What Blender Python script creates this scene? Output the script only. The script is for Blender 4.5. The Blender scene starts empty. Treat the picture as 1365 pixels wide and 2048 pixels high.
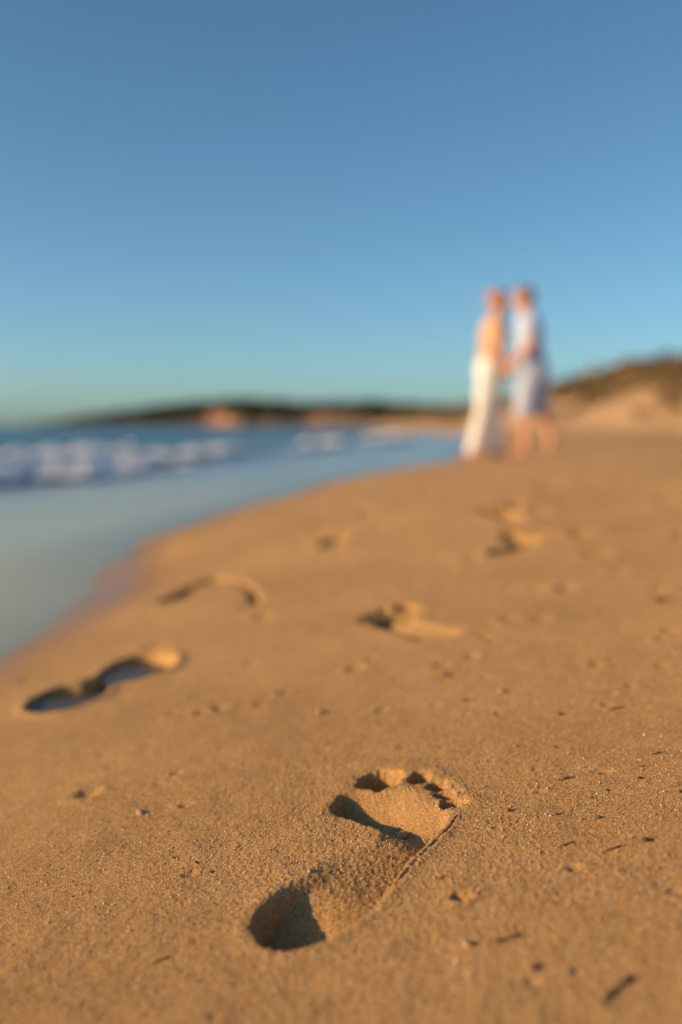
import bpy, bmesh, math, random
import numpy as np
from mathutils import Vector, Matrix

# ------------------------------------------------------------------ camera, sky, sun, exposure
scene = bpy.context.scene
COL = scene.collection
CAM_Z = 0.32
cam_data = bpy.data.cameras.new('camera')
cam = bpy.data.objects.new('camera', cam_data)
COL.objects.link(cam)
cam.location = (0, 0, CAM_Z)
cam.rotation_euler = (math.radians(90 - 4.94), 0, 0)
cam_data.sensor_fit = 'VERTICAL'
cam_data.sensor_height = 36.0
cam_data.sensor_width = 24.0
cam_data.lens = 35.0
cam_data.clip_start = 0.02
cam_data.clip_end = 20000
cam_data.dof.use_dof = True
cam_data.dof.focus_distance = 0.785
cam_data.dof.aperture_fstop = 2.0
scene.camera = cam

SUN_EL, SUN_AZ = 15.0, 256.0           # azimuth clockwise from +Y: low over the sea, on the left
world = bpy.data.worlds.new('World')
scene.world = world
world.use_nodes = True
wn = world.node_tree
sky = wn.nodes.new('ShaderNodeTexSky')
sky.sky_type = 'NISHITA'
sky.sun_disc = False
sky.sun_elevation = math.radians(SUN_EL)
sky.sun_rotation = math.radians(SUN_AZ)
sky.air_density = 0.75
sky.ozone_density = 3.0
sky.dust_density = 0.9
grade = wn.nodes.new('ShaderNodeMix')          # even teal cast of the air, the same in every direction
grade.data_type = 'RGBA'
grade.blend_type = 'MULTIPLY'
grade.inputs[0].default_value = 1.0
grade.inputs[7].default_value = (0.80, 0.975, 0.93, 1)
wn.links.new(sky.outputs[0], grade.inputs[6])
wn.links.new(grade.outputs[2], wn.nodes['Background'].inputs[0])
wn.nodes['Background'].inputs[1].default_value = 0.124

sd = bpy.data.lights.new('sun', 'SUN')
sun = bpy.data.objects.new('sun', sd)
COL.objects.link(sun)
a, e = math.radians(SUN_AZ), math.radians(SUN_EL)
to_sun = Vector((math.sin(a) * math.cos(e), math.cos(a) * math.cos(e), math.sin(e)))
sun.rotation_euler = (-to_sun).to_track_quat('-Z', 'Y').to_euler()
sun.location = to_sun * 50
sd.energy = 5.0
sd.angle = math.radians(0.5)
sd.color = (1.0, 0.66, 0.34)
vs = scene.view_settings
vs.view_transform = 'Standard'
vs.look = 'None'
vs.exposure = 0.36
vs.gamma = 1.0
vs.use_curve_mapping = False
scene.cycles.max_bounces = 6
scene.cycles.transparent_max_bounces = 12

rng = np.random.default_rng(7)
random.seed(7)

# ------------------------------------------------------------------ small helpers
def sstep(a, b, x):
    t = np.clip((x - a) / (b - a), 0, 1)
    return t * t * (3 - 2 * t)

def _hash(ix, iy, seed):
    h = (ix.astype(np.int64) * 374761393 + iy.astype(np.int64) * 668265263 + seed * 1442695041) & 0xffffffff
    h = ((h ^ (h >> 13)) * 1274126177) & 0xffffffff
    h = h ^ (h >> 16)
    return (h & 0xffff) / 65535.0

def vnoise(x, y, seed=0):
    """value noise, -1..1"""
    ix, iy = np.floor(x), np.floor(y)
    fx, fy = x - ix, y - iy
    fx = fx * fx * fx * (fx * (fx * 6 - 15) + 10)
    fy = fy * fy * fy * (fy * (fy * 6 - 15) + 10)
    a, b = _hash(ix, iy, seed), _hash(ix + 1, iy, seed)
    c, d = _hash(ix, iy + 1, seed), _hash(ix + 1, iy + 1, seed)
    return 2 * ((a * (1 - fx) + b * fx) * (1 - fy) + (c * (1 - fx) + d * fx) * fy) - 1

def fbm(x, y, seed=0, octv=4):
    s, amp, tot = 0, 1.0, 0
    for k in range(octv):
        s = s + amp * vnoise(x * 2 ** k + 17.3 * k, y * 2 ** k - 9.1 * k, seed + k)
        tot += amp
        amp *= 0.5
    return s / tot

def tag(o, label=None, cat=None, group=None, kind=None):
    if label: o['label'] = label
    if cat: o['category'] = cat
    if group: o['group'] = group
    if kind: o['kind'] = kind
    return o

def link(name, me, mat=None, parent=None):
    o = bpy.data.objects.new(name, me)
    COL.objects.link(o)
    if mat is not None and len(me.materials) == 0:
        me.materials.append(mat)
    if parent is not None:
        o.parent = parent
    return o

def mesh_np(name, verts, faces, smooth=True):
    """fast mesh from numpy arrays; faces is (n,3) or (n,4)"""
    me = bpy.data.meshes.new(name)
    verts = np.ascontiguousarray(verts, dtype=np.float32)
    faces = np.ascontiguousarray(faces, dtype=np.int32)
    n, k = faces.shape
    me.vertices.add(len(verts))
    me.vertices.foreach_set('co', verts.ravel())
    me.loops.add(n * k)
    me.loops.foreach_set('vertex_index', faces.ravel())
    me.polygons.add(n)
    me.polygons.foreach_set('loop_start', np.arange(0, n * k, k, dtype=np.int32))
    me.polygons.foreach_set('loop_total', np.full(n, k, dtype=np.int32))
    if smooth:
        me.polygons.foreach_set('use_smooth', np.ones(n, dtype=bool))
    me.update(calc_edges=True)
    return me

def set_attr(me, name, vals):
    at = me.attributes.new(name, 'FLOAT', 'POINT')
    at.data.foreach_set('value', np.ascontiguousarray(vals, dtype=np.float32))

def set_col(me, name, cols):
    at = me.attributes.new(name, 'FLOAT_COLOR', 'POINT')
    c = np.ones((len(cols), 4), dtype=np.float32)
    c[:, :3] = cols
    at.data.foreach_set('color', c.ravel())

def growth(lo, hi, start, end, fine, ratio):
    """1-D spacing: 'fine' between lo and hi, then growing by ratio out to start / end; an int step list"""
    mid = list(np.arange(lo, hi, fine))
    up, s, x = [], fine, mid[-1]
    while x < end:
        s *= ratio
        x += s
        up.append(x)
    dn, s, x = [], fine, lo
    while x > start:
        s *= ratio
        x -= s
        dn.append(x)
    return np.array(dn[::-1] + mid + up)

def grid_faces(nx, ny):
    i = np.arange(nx * ny).reshape(ny, nx)
    return np.stack([i[:-1, :-1], i[:-1, 1:], i[1:, 1:], i[1:, :-1]], -1).reshape(-1, 4)

# material node helpers
def new_mat(name):
    m = bpy.data.materials.new(name)
    m.use_nodes = True
    nt = m.node_tree
    return m, nt, nt.nodes['Principled BSDF']

def node(nt, typ, **kw):
    n = nt.nodes.new(typ)
    for k, v in kw.items():
        if k.startswith('i_'):
            key = k[2:]
            n.inputs[int(key) if key.isdigit() else key].default_value = v
        else:
            setattr(n, k, v)
    return n

def noise(nt, scale, detail=3, rough=0.5, vec=None):
    n = node(nt, 'ShaderNodeTexNoise')
    n.inputs['Scale'].default_value = scale
    n.inputs['Detail'].default_value = detail
    n.inputs['Roughness'].default_value = rough
    if vec is not None: nt.links.new(vec, n.inputs['Vector'])
    return n

def ramp(nt, fac, stops):
    r = node(nt, 'ShaderNodeValToRGB')
    els = r.color_ramp.elements
    while len(els) < len(stops): els.new(0.5)
    for el, (p, c) in zip(els, stops):
        el.position = p
        el.color = (*c, 1) if len(c) == 3 else c
    nt.links.new(fac, r.inputs[0])
    return r.outputs[0]

def mix(nt, fac, a, b, mode='MIX'):
    m = node(nt, 'ShaderNodeMix', data_type='RGBA', blend_type=mode)
    for key, v in ((0, fac), (6, a), (7, b)):
        if hasattr(v, 'is_output'): nt.links.new(v, m.inputs[key])
        else: m.inputs[key].default_value = v if key == 0 else (*v, 1)
    return m.outputs[2]

def math_n(nt, op, a, b=0.0):
    m = node(nt, 'ShaderNodeMath', operation=op)
    for k, v in ((0, a), (1, b)):
        if hasattr(v, 'is_output'): nt.links.new(v, m.inputs[k])
        else: m.inputs[k].default_value = v
    return m.outputs[0]

def geo_pos(nt):
    return node(nt, 'ShaderNodeNewGeometry').outputs['Position']

# ------------------------------------------------------------------ beach shape
SEA_Z = -0.25
_ty = np.linspace(-40, 140, 3601)
def _smooth_table(ys, vals, width):
    t = np.interp(_ty, ys, vals)
    k = np.exp(-0.5 * (np.arange(-160, 161) * (_ty[1] - _ty[0]) / width) ** 2)
    k /= k.sum()
    return np.convolve(np.pad(t, 160, mode='edge'), k, mode='valid')
_XS = _smooth_table([-40, -5, 0.5, 1.7, 2.4, 2.72, 3.05, 3.4, 4.1, 4.8, 6.1, 8, 10, 20, 30, 60, 140],
                    [-3.0, -0.9, -0.57, -0.560, -0.575, -0.610, -0.715, -0.725, -0.585, -0.445, -0.13, 0.40, 1.17, 2.55, 3.85, 7.7, 18], 0.14)
_ZS = _smooth_table([-40, 1.7, 2.8, 4.7, 6.5, 10, 20, 140],
                    [-0.09, -0.088, -0.10, -0.066, -0.035, -0.035, -0.05, -0.08], 0.35)
_SL = _smooth_table([-40, 3.2, 5, 10, 20, 140], [0.15, 0.15, 0.12, 0.07, 0.05, 0.04], 0.5)
_SW = _smooth_table([-40, 2, 6, 12, 140], [0.10, 0.085, 0.062, 0.055, 0.055], 0.5)
def shore_x(y): return np.interp(y, _ty, _XS)
def base_z(x, y):
    u = x - shore_x(y)
    s, zs, sw = np.interp(y, _ty, _SL), np.interp(y, _ty, _ZS), np.interp(y, _ty, _SW)
    up = s * np.where(u < 1.8, u, 1.8 + (u - 1.8) * 0.55)
    dn = sw * u
    k = sstep(-0.35, 0.35, u)
    z = zs + up * k + dn * (1 - k)
    z = np.maximum(z, -1.6)
    return np.where(u > 6, np.minimum(z, zs + s * 4.0 + 0.12), z)

# ------------------------------------------------------------------ footprints pressed into the sand
def poly_sd(px, py, poly):
    """signed distance to a closed polygon, positive inside"""
    d = np.full(px.shape, 1e9)
    inside = np.zeros(px.shape, bool)
    n = len(poly)
    for i in range(n):
        (x0, y0), (x1, y1) = poly[i], poly[(i + 1) % n]
        ex, ey = x1 - x0, y1 - y0
        t = np.clip(((px - x0) * ex + (py - y0) * ey) / (ex * ex + ey * ey), 0, 1)
        d = np.minimum(d, np.hypot(px - x0 - t * ex, py - y0 - t * ey))
        c = ((y0 > py) != (y1 > py)) & (px < ex * (py - y0) / (ey if ey else 1e-12) + x0)
        inside ^= c
    return np.where(inside, d, -d)

def floor_interp(px, py, ctrl, scale, lam=2e-3):
    """thin-plate surface through the control depths"""
    c = np.array(ctrl, float)
    n = len(c)
    def ker(r2): return 0.5 * r2 * np.log(r2 + 1e-9)
    p = c[:, :2] / scale
    r2 = ((p[:, None] - p[None]) ** 2).sum(-1)
    A = np.zeros((n + 3, n + 3))
    A[:n, :n] = ker(r2) + lam * n * np.eye(n)
    A[:n, n], A[:n, n + 1:n + 3] = 1, p
    A[n, :n], A[n + 1:n + 3, :n] = 1, p.T
    wgt = np.linalg.solve(A, np.concatenate([c[:, 2], [0, 0, 0]]))
    qx, qy = px / scale, py / scale
    out = wgt[n] + wgt[n + 1] * qx + wgt[n + 2] * qy
    for k in range(n):
        out = out + wgt[k] * ker((qx - p[k, 0]) ** 2 + (qy - p[k, 1]) ** 2)
    return np.clip(out, min(c[:, 2].min(), 0), c[:, 2].max() * 1.15)

def ellipse_q(px, py, cx, cy, rx, ry, ang):
    c, s = math.cos(ang), math.sin(ang)
    dx, dy = px - cx, py - cy
    return np.hypot((dx * c + dy * s) / rx, (-dx * s + dy * c) / ry)

def catmull(pts, n=6):
    out, m = [], len(pts)
    for i in range(m):
        p0, p1, p2, p3 = (np.array(pts[(i + k) % m]) for k in (-1, 0, 1, 2))
        for t in np.arange(n) / n:
            out.append(tuple(0.5 * (2 * p1 + (p2 - p0) * t + (2 * p0 - 5 * p1 + 4 * p2 - p3) * t * t + (3 * p1 - p0 - 3 * p2 + p3) * t ** 3)))
    return out

# 1. the sharp bare right foot close to the lens, in metres on the beach
MAIN_POLY = catmull([(-0.035, 0.597), (-0.052, 0.612), (-0.0605, 0.640), (-0.050, 0.672), (-0.030, 0.708), (-0.018, 0.745),
                     (-0.019, 0.790), (-0.008, 0.832), (0.002, 0.851), (0.030, 0.852), (0.060, 0.838), (0.082, 0.805), (0.0865, 0.778),
                     (0.079, 0.750), (0.062, 0.720), (0.045, 0.690), (0.025, 0.645), (0.008, 0.620), (-0.012, 0.602)])
MAIN_CTRL = [(-0.038, 0.628, .027), (-0.046, 0.645, .024), (-0.022, 0.620, .026), (-0.02, 0.650, .022), (-0.036, 0.672, .015), (-0.030, 0.700, .003),
             (-0.005, 0.620, .022), (0.0, 0.645, .019), (0.018, 0.648, .020), (0.0, 0.680, .0125), (0.030, 0.685, .019), (0.040, 0.692, .019), (0.012, 0.712, .008), (-0.014, 0.725, .001),
             (0.052, 0.715, .019), (0.0, 0.75, -.002), (0.028, 0.738, .003), (0.048, 0.735, .009), (-0.016, 0.79, -.001), (-0.004, 0.805, 0.0),
             (0.010, 0.790, -.001), (0.030, 0.768, .000), (0.050, 0.748, .005), (0.004, 0.832, .017), (0.016, 0.822, .021), (0.032, 0.800, .022), (0.050, 0.778, .020), (0.066, 0.757, .016),
             (0.020, 0.848, .005), (0.036, 0.840, .006), (0.054, 0.823, .005), (0.068, 0.803, .004), (0.074, 0.775, .008), (0.083, 0.785, .005), (0.06, 0.835, .002), (0.03, 0.853, .002)]
MAIN_TOES = [(0.0345, 0.8735, .0225, .0230, -0.35, .036), (0.0700, 0.8630, .0108, .0140, -0.3, .023), (0.0825, 0.8400, .0098, .0105, -0.45, .025),
             (0.0885, 0.8180, .0100, .0084, -0.5, .025), (0.0925, 0.7965, .0125, .0092, -0.3, .026)]
CRACK = [(0.036, 0.662), (0.047, 0.684), (0.058, 0.704), (0.070, 0.724), (0.0835, 0.746), (0.0925, 0.768)]

def seg_dist(px, py, pts):
    d = np.full(px.shape, 1e9)
    along = np.zeros(px.shape)
    for i in range(len(pts) - 1):
        (x0, y0), (x1, y1) = pts[i], pts[i + 1]
        ex, ey = x1 - x0, y1 - y0
        t = np.clip(((px - x0) * ex + (py - y0) * ey) / (ex * ex + ey * ey), 0, 1)
        q = np.hypot(px - x0 - t * ex, py - y0 - t * ey)
        along = np.where(q < d, i + t, along)
        d = np.minimum(d, q)
    return d, along

def main_print(px, py):
    wob = 0.0012 * fbm(px * 160, py * 160, 31, 3)
    sd_ = poly_sd(px, py, MAIN_POLY) + wob
    # soft walls on the arch side, steep crisp wall along the outer edge and heel
    soft = sstep(0.66, 0.72, py) * (1 - sstep(0.80, 0.83, py)) * (1 - sstep(0.0, 0.03, px - (py - 0.68) * 0.45))
    wall = 0.0075 + 0.022 * soft
    d = floor_interp(px, py, MAIN_CTRL, 0.05) * sstep(-0.001, wall, sd_)
    lump = 0.0006 * fbm(px * 110, py * 110, 5, 3)
    q_all = 9.0
    for (cx, cy, rx, ry, an, dp) in MAIN_TOES:
        q = ellipse_q(px, py, cx, cy, rx, ry, an) + 0.17 * fbm(px * 120, py * 120, 9, 3)
        d = np.maximum(d, dp * (1 - sstep(0.50, 1.05, q)))
        q_all = np.minimum(q_all, q)
    td, ta = seg_dist(px, py, [(0.050, .868), (0.0705, 0.862), (0.083, 0.838), (0.0885, 0.817), (0.092, 0.798)])
    d = np.maximum(d, 0.0012 * (1 - sstep(0.003, 0.010, td)))
    q_all = np.minimum(q_all, td / 0.010)
    d = d + 0.0010 * fbm(px * 170, py * 170, 16, 2) * (1 - sstep(0.008, 0.02, td))
    edge = np.maximum(sd_, (1 - q_all) * 0.010)
    d = d + lump * sstep(-0.004, 0.006, edge) * 0.8
    rim = 0.0010 * np.exp(-((edge + 0.006) / 0.0055) ** 2) * (1 - 0.8 * soft)
    ridge = 0.002 * np.exp(-ellipse_q(px, py, 0.0535, 0.870, .007, .020, -0.2) ** 2)
    cd, al = seg_dist(px, py, CRACK)
    width = 0.0004 + 0.0006 * (0.5 + 0.5 * vnoise(al * 2.3, al * 0 + 3, 77))
    amp = sstep(0, 0.6, al) * (0.45 + 0.55 * sstep(-0.5, 0.3, vnoise(al * 3.1, al * 0 + 8, 78)))
    crack = 0.0045 * amp * np.exp(-((cd + 0.0005 * vnoise(px * 400, py * 400, 3)) / width) ** 2)
    lip = 0.0002 * np.exp(-((cd - 0.005) / 0.004) ** 2) * sstep(0.5, 1.5, al)
    return d + crack - rim - ridge - lip, edge

# 2. the other, blurred prints: a template foot of unit length (heel at 0, toes at y = 1, right foot)
T_POLY = catmull([(0.0, 0.0), (-0.10, 0.035), (-0.135, 0.13), (-0.10, 0.26), (-0.04, 0.40), (-0.035, 0.52), (-0.115, 0.66),
                  (-0.185, 0.745), (-0.135, 0.81), (0.02, 0.81), (0.15, 0.745), (0.185, 0.65), (0.175, 0.50), (0.155, 0.32), (0.13, 0.13), (0.09, 0.03)], 4)
T_TOES = [(-0.115, 0.905, .07, .085), (0.005, 0.925, .042, .055), (0.075, 0.895, .036, .046), (0.13, 0.845, .034, .042), (0.178, 0.785, .038, .04)]
T_CTRL = [(0, .1, 1.0), (0, .25, .75), (.08, .4, .6), (0.0, .42, .30), (.1, .55, .65), (-.08, .7, 1.0), (.0, .7, .8), (.1, .7, .85)]
# heel x, y, toe x, y, side (+1 right foot), depth, width factor, wall softness, toes, wetness
def foot_spec(hx, hy, tx, ty, side, depth, wide=1.0, soft=0.05, toes=1.0, arch=1.0, wet=0.0):
    return dict(h=(hx, hy), t=(tx, ty), side=side, depth=depth, wide=wide, soft=soft, toes=toes, arch=arch, wet=wet)
POOLS = [(-0.386, 1.378, .054, .076, 0.20, .055), (-0.312, 1.505, .056, .090, 0.10, .065)]
ARC = [(-0.375, 2.190, .048, .034), (-0.362, 2.310, .028, .020), (-0.313, 2.420, .026, .017), (-0.243, 2.320, .010, .010), (-0.195, 2.150, .012, .012), (-0.170, 1.960, .012, .014)]
LEDGE = [(-0.69, 3.05, .015, .030), (-0.60, 3.09, .034, .030), (-0.50, 3.12, .018, .024), (-0.41, 3.13, .006, .026)]
PRINTS = [
    (foot_spec(0.150, 1.395, 0.070, 1.690, -1, .034, .95, .035, 1.5), 'medium distance bare left footprint with dark toe hollows and a bright heel wall'),
    (foot_spec(0.345, 2.12, 0.46, 2.42, 1, .065, 1.0, .035, 1.1), 'bare footprint like a dark slash with a bright upper right end, third of the right trail'),
    (foot_spec(0.475, 2.72, 0.485, 3.02, -1, .080, 1.25, .035, 1.0), 'soft bare footprint with dark left half and bright right half, fourth of the right trail'),
    (foot_spec(0.70, 3.34, 0.745, 3.62, 1, .070, 1.1, .04, .8), 'faint far bare footprint on the right trail, nearest to the couple'),
    (dict(foot_spec(-0.435, 1.33, -0.270, 1.62, 1, .05, 1, .05, 0, 1, 1.0), pools=POOLS), 'wide two lobed wet footprint filled with blue shade beside the wet sand'),
    (dict(foot_spec(-0.46, 2.02, -0.16, 2.45, -1, .03), trench=ARC), 'half washed out footprint left as a dark arc on the left trail'),
    (foot_spec(-0.03, 2.72, -0.01, 2.98, 1, .060, 1.1, .045, .7, .9), 'small dark oval footprint in the middle of the left trail'),
    (foot_spec(0.085, 3.35, 0.125, 3.62, -1, .030, .9, .09, .3, .8), 'faint oval dent of a footprint beyond the dark oval one'),
    (foot_spec(0.34, 4.0, 0.40, 4.3, 1, .030, .9, .09, .3, .8), 'faintest far footprint between the couple and the water film'),
    (dict(foot_spec(-0.70, 2.90, -0.40, 3.20, 1, .03), trench=LEDGE), 'washed out line of a footprint at the very edge of the water film'),
]
def pool_print(px, py, s):
    """an eroded print of two hollows joined by a shallow waist"""
    d, edge = 0.0, -9.0
    for (cx, cy, rx, ry, an, dp) in s['pools']:
        q = ellipse_q(px, py, cx, cy, rx, ry, an) + 0.07 * fbm(px * 26, py * 26, 19, 3)
        d = np.maximum(d, dp * (1 - sstep(0.84, 1.05, q)))
        edge = np.maximum(edge, (1 - q) * 0.07)
    q = ellipse_q(px, py, -0.352, 1.440, .044, .075, -0.45)
    d = np.maximum(d, 0.030 * (1 - sstep(0.45, 1.0, q)))
    edge = np.maximum(edge, (1 - q) * 0.05)
    return d - 0.004 * np.exp(-((edge + 0.010) / 0.010) ** 2), edge
def foot_print(px, py, s):
    if 'pools' in s: return pool_print(px, py, s)
    if 'trench' in s:                            # what the swash left of a print: a broken trench, (x, y, depth, half width)
        t = s['trench']
        cd, al = seg_dist(px, py, [q[:2] for q in t])
        k = np.arange(len(t))
        dep, hw = np.interp(al, k, [q[2] for q in t]), np.interp(al, k, [q[3] for q in t])
        q = cd / hw + 0.2 * fbm(px * 22, py * 22, 29, 3)
        return dep * 1.5 * (1 - sstep(0.4, 1.1, q)), (1 - q) * 0.03
    hx, hy = s['h']
    tx, ty = s['t']
    L = math.hypot(tx - hx, ty - hy)
    fx, fy = (tx - hx) / L, (ty - hy) / L
    ly = ((px - hx) * fx + (py - hy) * fy) / L
    lx = ((px - hx) * fy - (py - hy) * fx) / L * s['side'] / s['wide']
    sd_ = poly_sd(lx, ly, T_POLY) + 0.012 * fbm(lx * 9, ly * 9, int(abs(hx) * 1000) % 97, 3)
    fl = floor_interp(lx, ly, T_CTRL, 0.3)
    fl = fl * s['arch'] + (1 - s['arch']) * 0.9
    rr = lx * s['side'] * s['wide']              # pressed deeper on the seaward side, slumped on the landward side
    fl = fl * (np.clip(0.50 - 1.6 * rr, 0.2, 0.8) + 0.85 * np.exp(-((rr + 0.115 * s['wide']) / 0.045) ** 2))
    soft = s['soft'] * (1 + 1.6 * sstep(-0.02, 0.12, rr))
    d = fl * sstep(-0.01, 1, np.clip(sd_ / soft, -1, 1))
    edge = sd_
    if s['toes'] > 0:
        for (cx, cy, rx, ry) in T_TOES:
            q = ellipse_q(lx, ly, cx, cy, rx, ry, 0)
            d = np.maximum(d, s['toes'] * 0.9 * (1 - sstep(0.4, 1.2, q)))
            edge = np.maximum(edge, (1 - q) * 0.05)
    rim = 0.03 * np.exp(-((edge + 0.035) / 0.035) ** 2)
    lump = 0.10 * fbm(lx * 12, ly * 12, 51, 3) * sstep(-0.01, 0.05, edge)
    return s['depth'] * (d - rim + lump), edge * L

# dents and scuffs seen in the photograph (x, y, radius, depth)
DENTS = [(0.0795, 0.633, .0060, .0035), (0.22, 1.42, .010, .004), (0.25, 1.46, .013, .005), (0.20, 1.37, .009, .004), (0.17, 1.27, .009, .004),
         (0.13, 1.25, .010, .004), (0.33, 1.65, .016, .006), (0.37, 1.62, .016, .006), (0.29, 1.42, .014, .005), (0.48, 1.7, .014, .006),
         (-0.07, 1.23, .009, .004), (-0.10, 1.19, .008, .003), (-0.15, 1.2, .011, .005), (-0.17, 1.19, .009, .004), (-0.21, 1.21, .008, .003),
         (-0.13, 1.42, .012, .003), (-0.14, 1.78, .016, .006), (-0.19, 1.95, .016, .006), (-0.31, 1.66, .02, .004), (0.02, 1.3, .012, .004),
         (-0.55, 1.45, .015, .006), (-0.50, 1.55, .012, .005), (-0.25, 0.95, .012, .004), (0.42, 1.25, .010, .005), (0.46, 1.28, .009, .005),
         (0.40, 1.22, .008, .004), (0.36, 1.1, .007, .004), (0.30, 1.15, .008, .004), (0.35, 0.98, .006, .003), (0.27, 0.99, .005, .003),
         (0.31, 1.04, .006, .003), (0.52, 1.48, .012, .005), (0.47, 1.45, .010, .005), (0.49, 1.52, .009, .004)]

def shore_u(x, y):
    """distance inland of the wet edge, with the wobble of the last swash"""
    return x - shore_x(y) + 0.07 * fbm(y * 1.6 + 3, x * 0.4, 21, 3) * sstep(0.3, 2.0, y)

# ------------------------------------------------------------------ sand material
def sand_material():
    m, nt, b = new_mat('beach_sand')
    P = geo_pos(nt)
    wet = node(nt, 'ShaderNodeAttribute', attribute_name='wet').outputs['Fac']
    coarse = node(nt, 'ShaderNodeAttribute', attribute_name='coarse').outputs['Fac']
    n1 = noise(nt, 800, 3, 0.65, P)
    n2 = noise(nt, 2.6, 4, 0.55, P)
    n3 = noise(nt, 34, 3, 0.5, P)
    g = ramp(nt, n1.outputs['Fac'], [(0.29, (0.15, 0.068, 0.020)), (0.42, (0.51, 0.284, 0.103)), (0.57, (0.66, 0.376, 0.146)), (0.71, (0.90, 0.62, 0.28))])
    flat = (0.60, 0.342, 0.130)
    c = mix(nt, 0.95, flat, g)
    pat = ramp(nt, n2.outputs['Fac'], [(0.3, (0.84, 0.81, 0.76)), (0.7, (1.08, 1.07, 1.06))])
    c = mix(nt, 1.0, c, pat, 'MULTIPLY')
    pat3 = ramp(nt, n3.outputs['Fac'], [(0.3, (0.93, 0.92, 0.90)), (0.7, (1.04, 1.04, 1.04))])
    c = mix(nt, 1.0, c, pat3, 'MULTIPLY')
    v = node(nt, 'ShaderNodeTexVoronoi', feature='F1')
    v.inputs['Scale'].default_value = 900
    nt.links.new(P, v.inputs['Vector'])
    sp = node(nt, 'ShaderNodeSeparateColor')
    nt.links.new(v.outputs['Color'], sp.inputs[0])
    dark = math_n(nt, 'MULTIPLY', math_n(nt, 'GREATER_THAN', sp.outputs[0], 0.955), 0.55)
    c = mix(nt, dark, c, (0.10, 0.045, 0.022))
    lite = math_n(nt, 'MULTIPLY', math_n(nt, 'GREATER_THAN', sp.outputs[1], 0.965), 0.6)
    c = mix(nt, lite, c, (0.75, 0.66, 0.52))
    cw = mix(nt, 1.0, c, (0.68, 0.62, 0.56), 'MULTIPLY')
    c = mix(nt, wet, c, cw)
    nt.links.new(c, b.inputs['Base Color'])
    r = node(nt, 'ShaderNodeMapRange')
    nt.links.new(wet, r.inputs[0])
    r.inputs[3].default_value = 0.92
    r.inputs[4].default_value = 0.32
    nt.links.new(r.outputs[0], b.inputs['Roughness'])
    b.inputs['Specular IOR Level'].default_value = 0.3
    bump = node(nt, 'ShaderNodeBump')
    bump.inputs['Distance'].default_value = 0.0026
    nb = noise(nt, 900, 3, 0.65, P)
    nt.links.new(nb.outputs['Fac'], bump.inputs['Height'])
    st = math_n(nt, 'MULTIPLY', math_n(nt, 'SUBTRACT', 1.0, math_n(nt, 'MULTIPLY', wet, 0.9)), 1.0)
    nt.links.new(st, bump.inputs['Strength'])
    nt.links.new(bump.outputs[0], b.inputs['Normal'])
    return m
SAND = sand_material()

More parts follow.
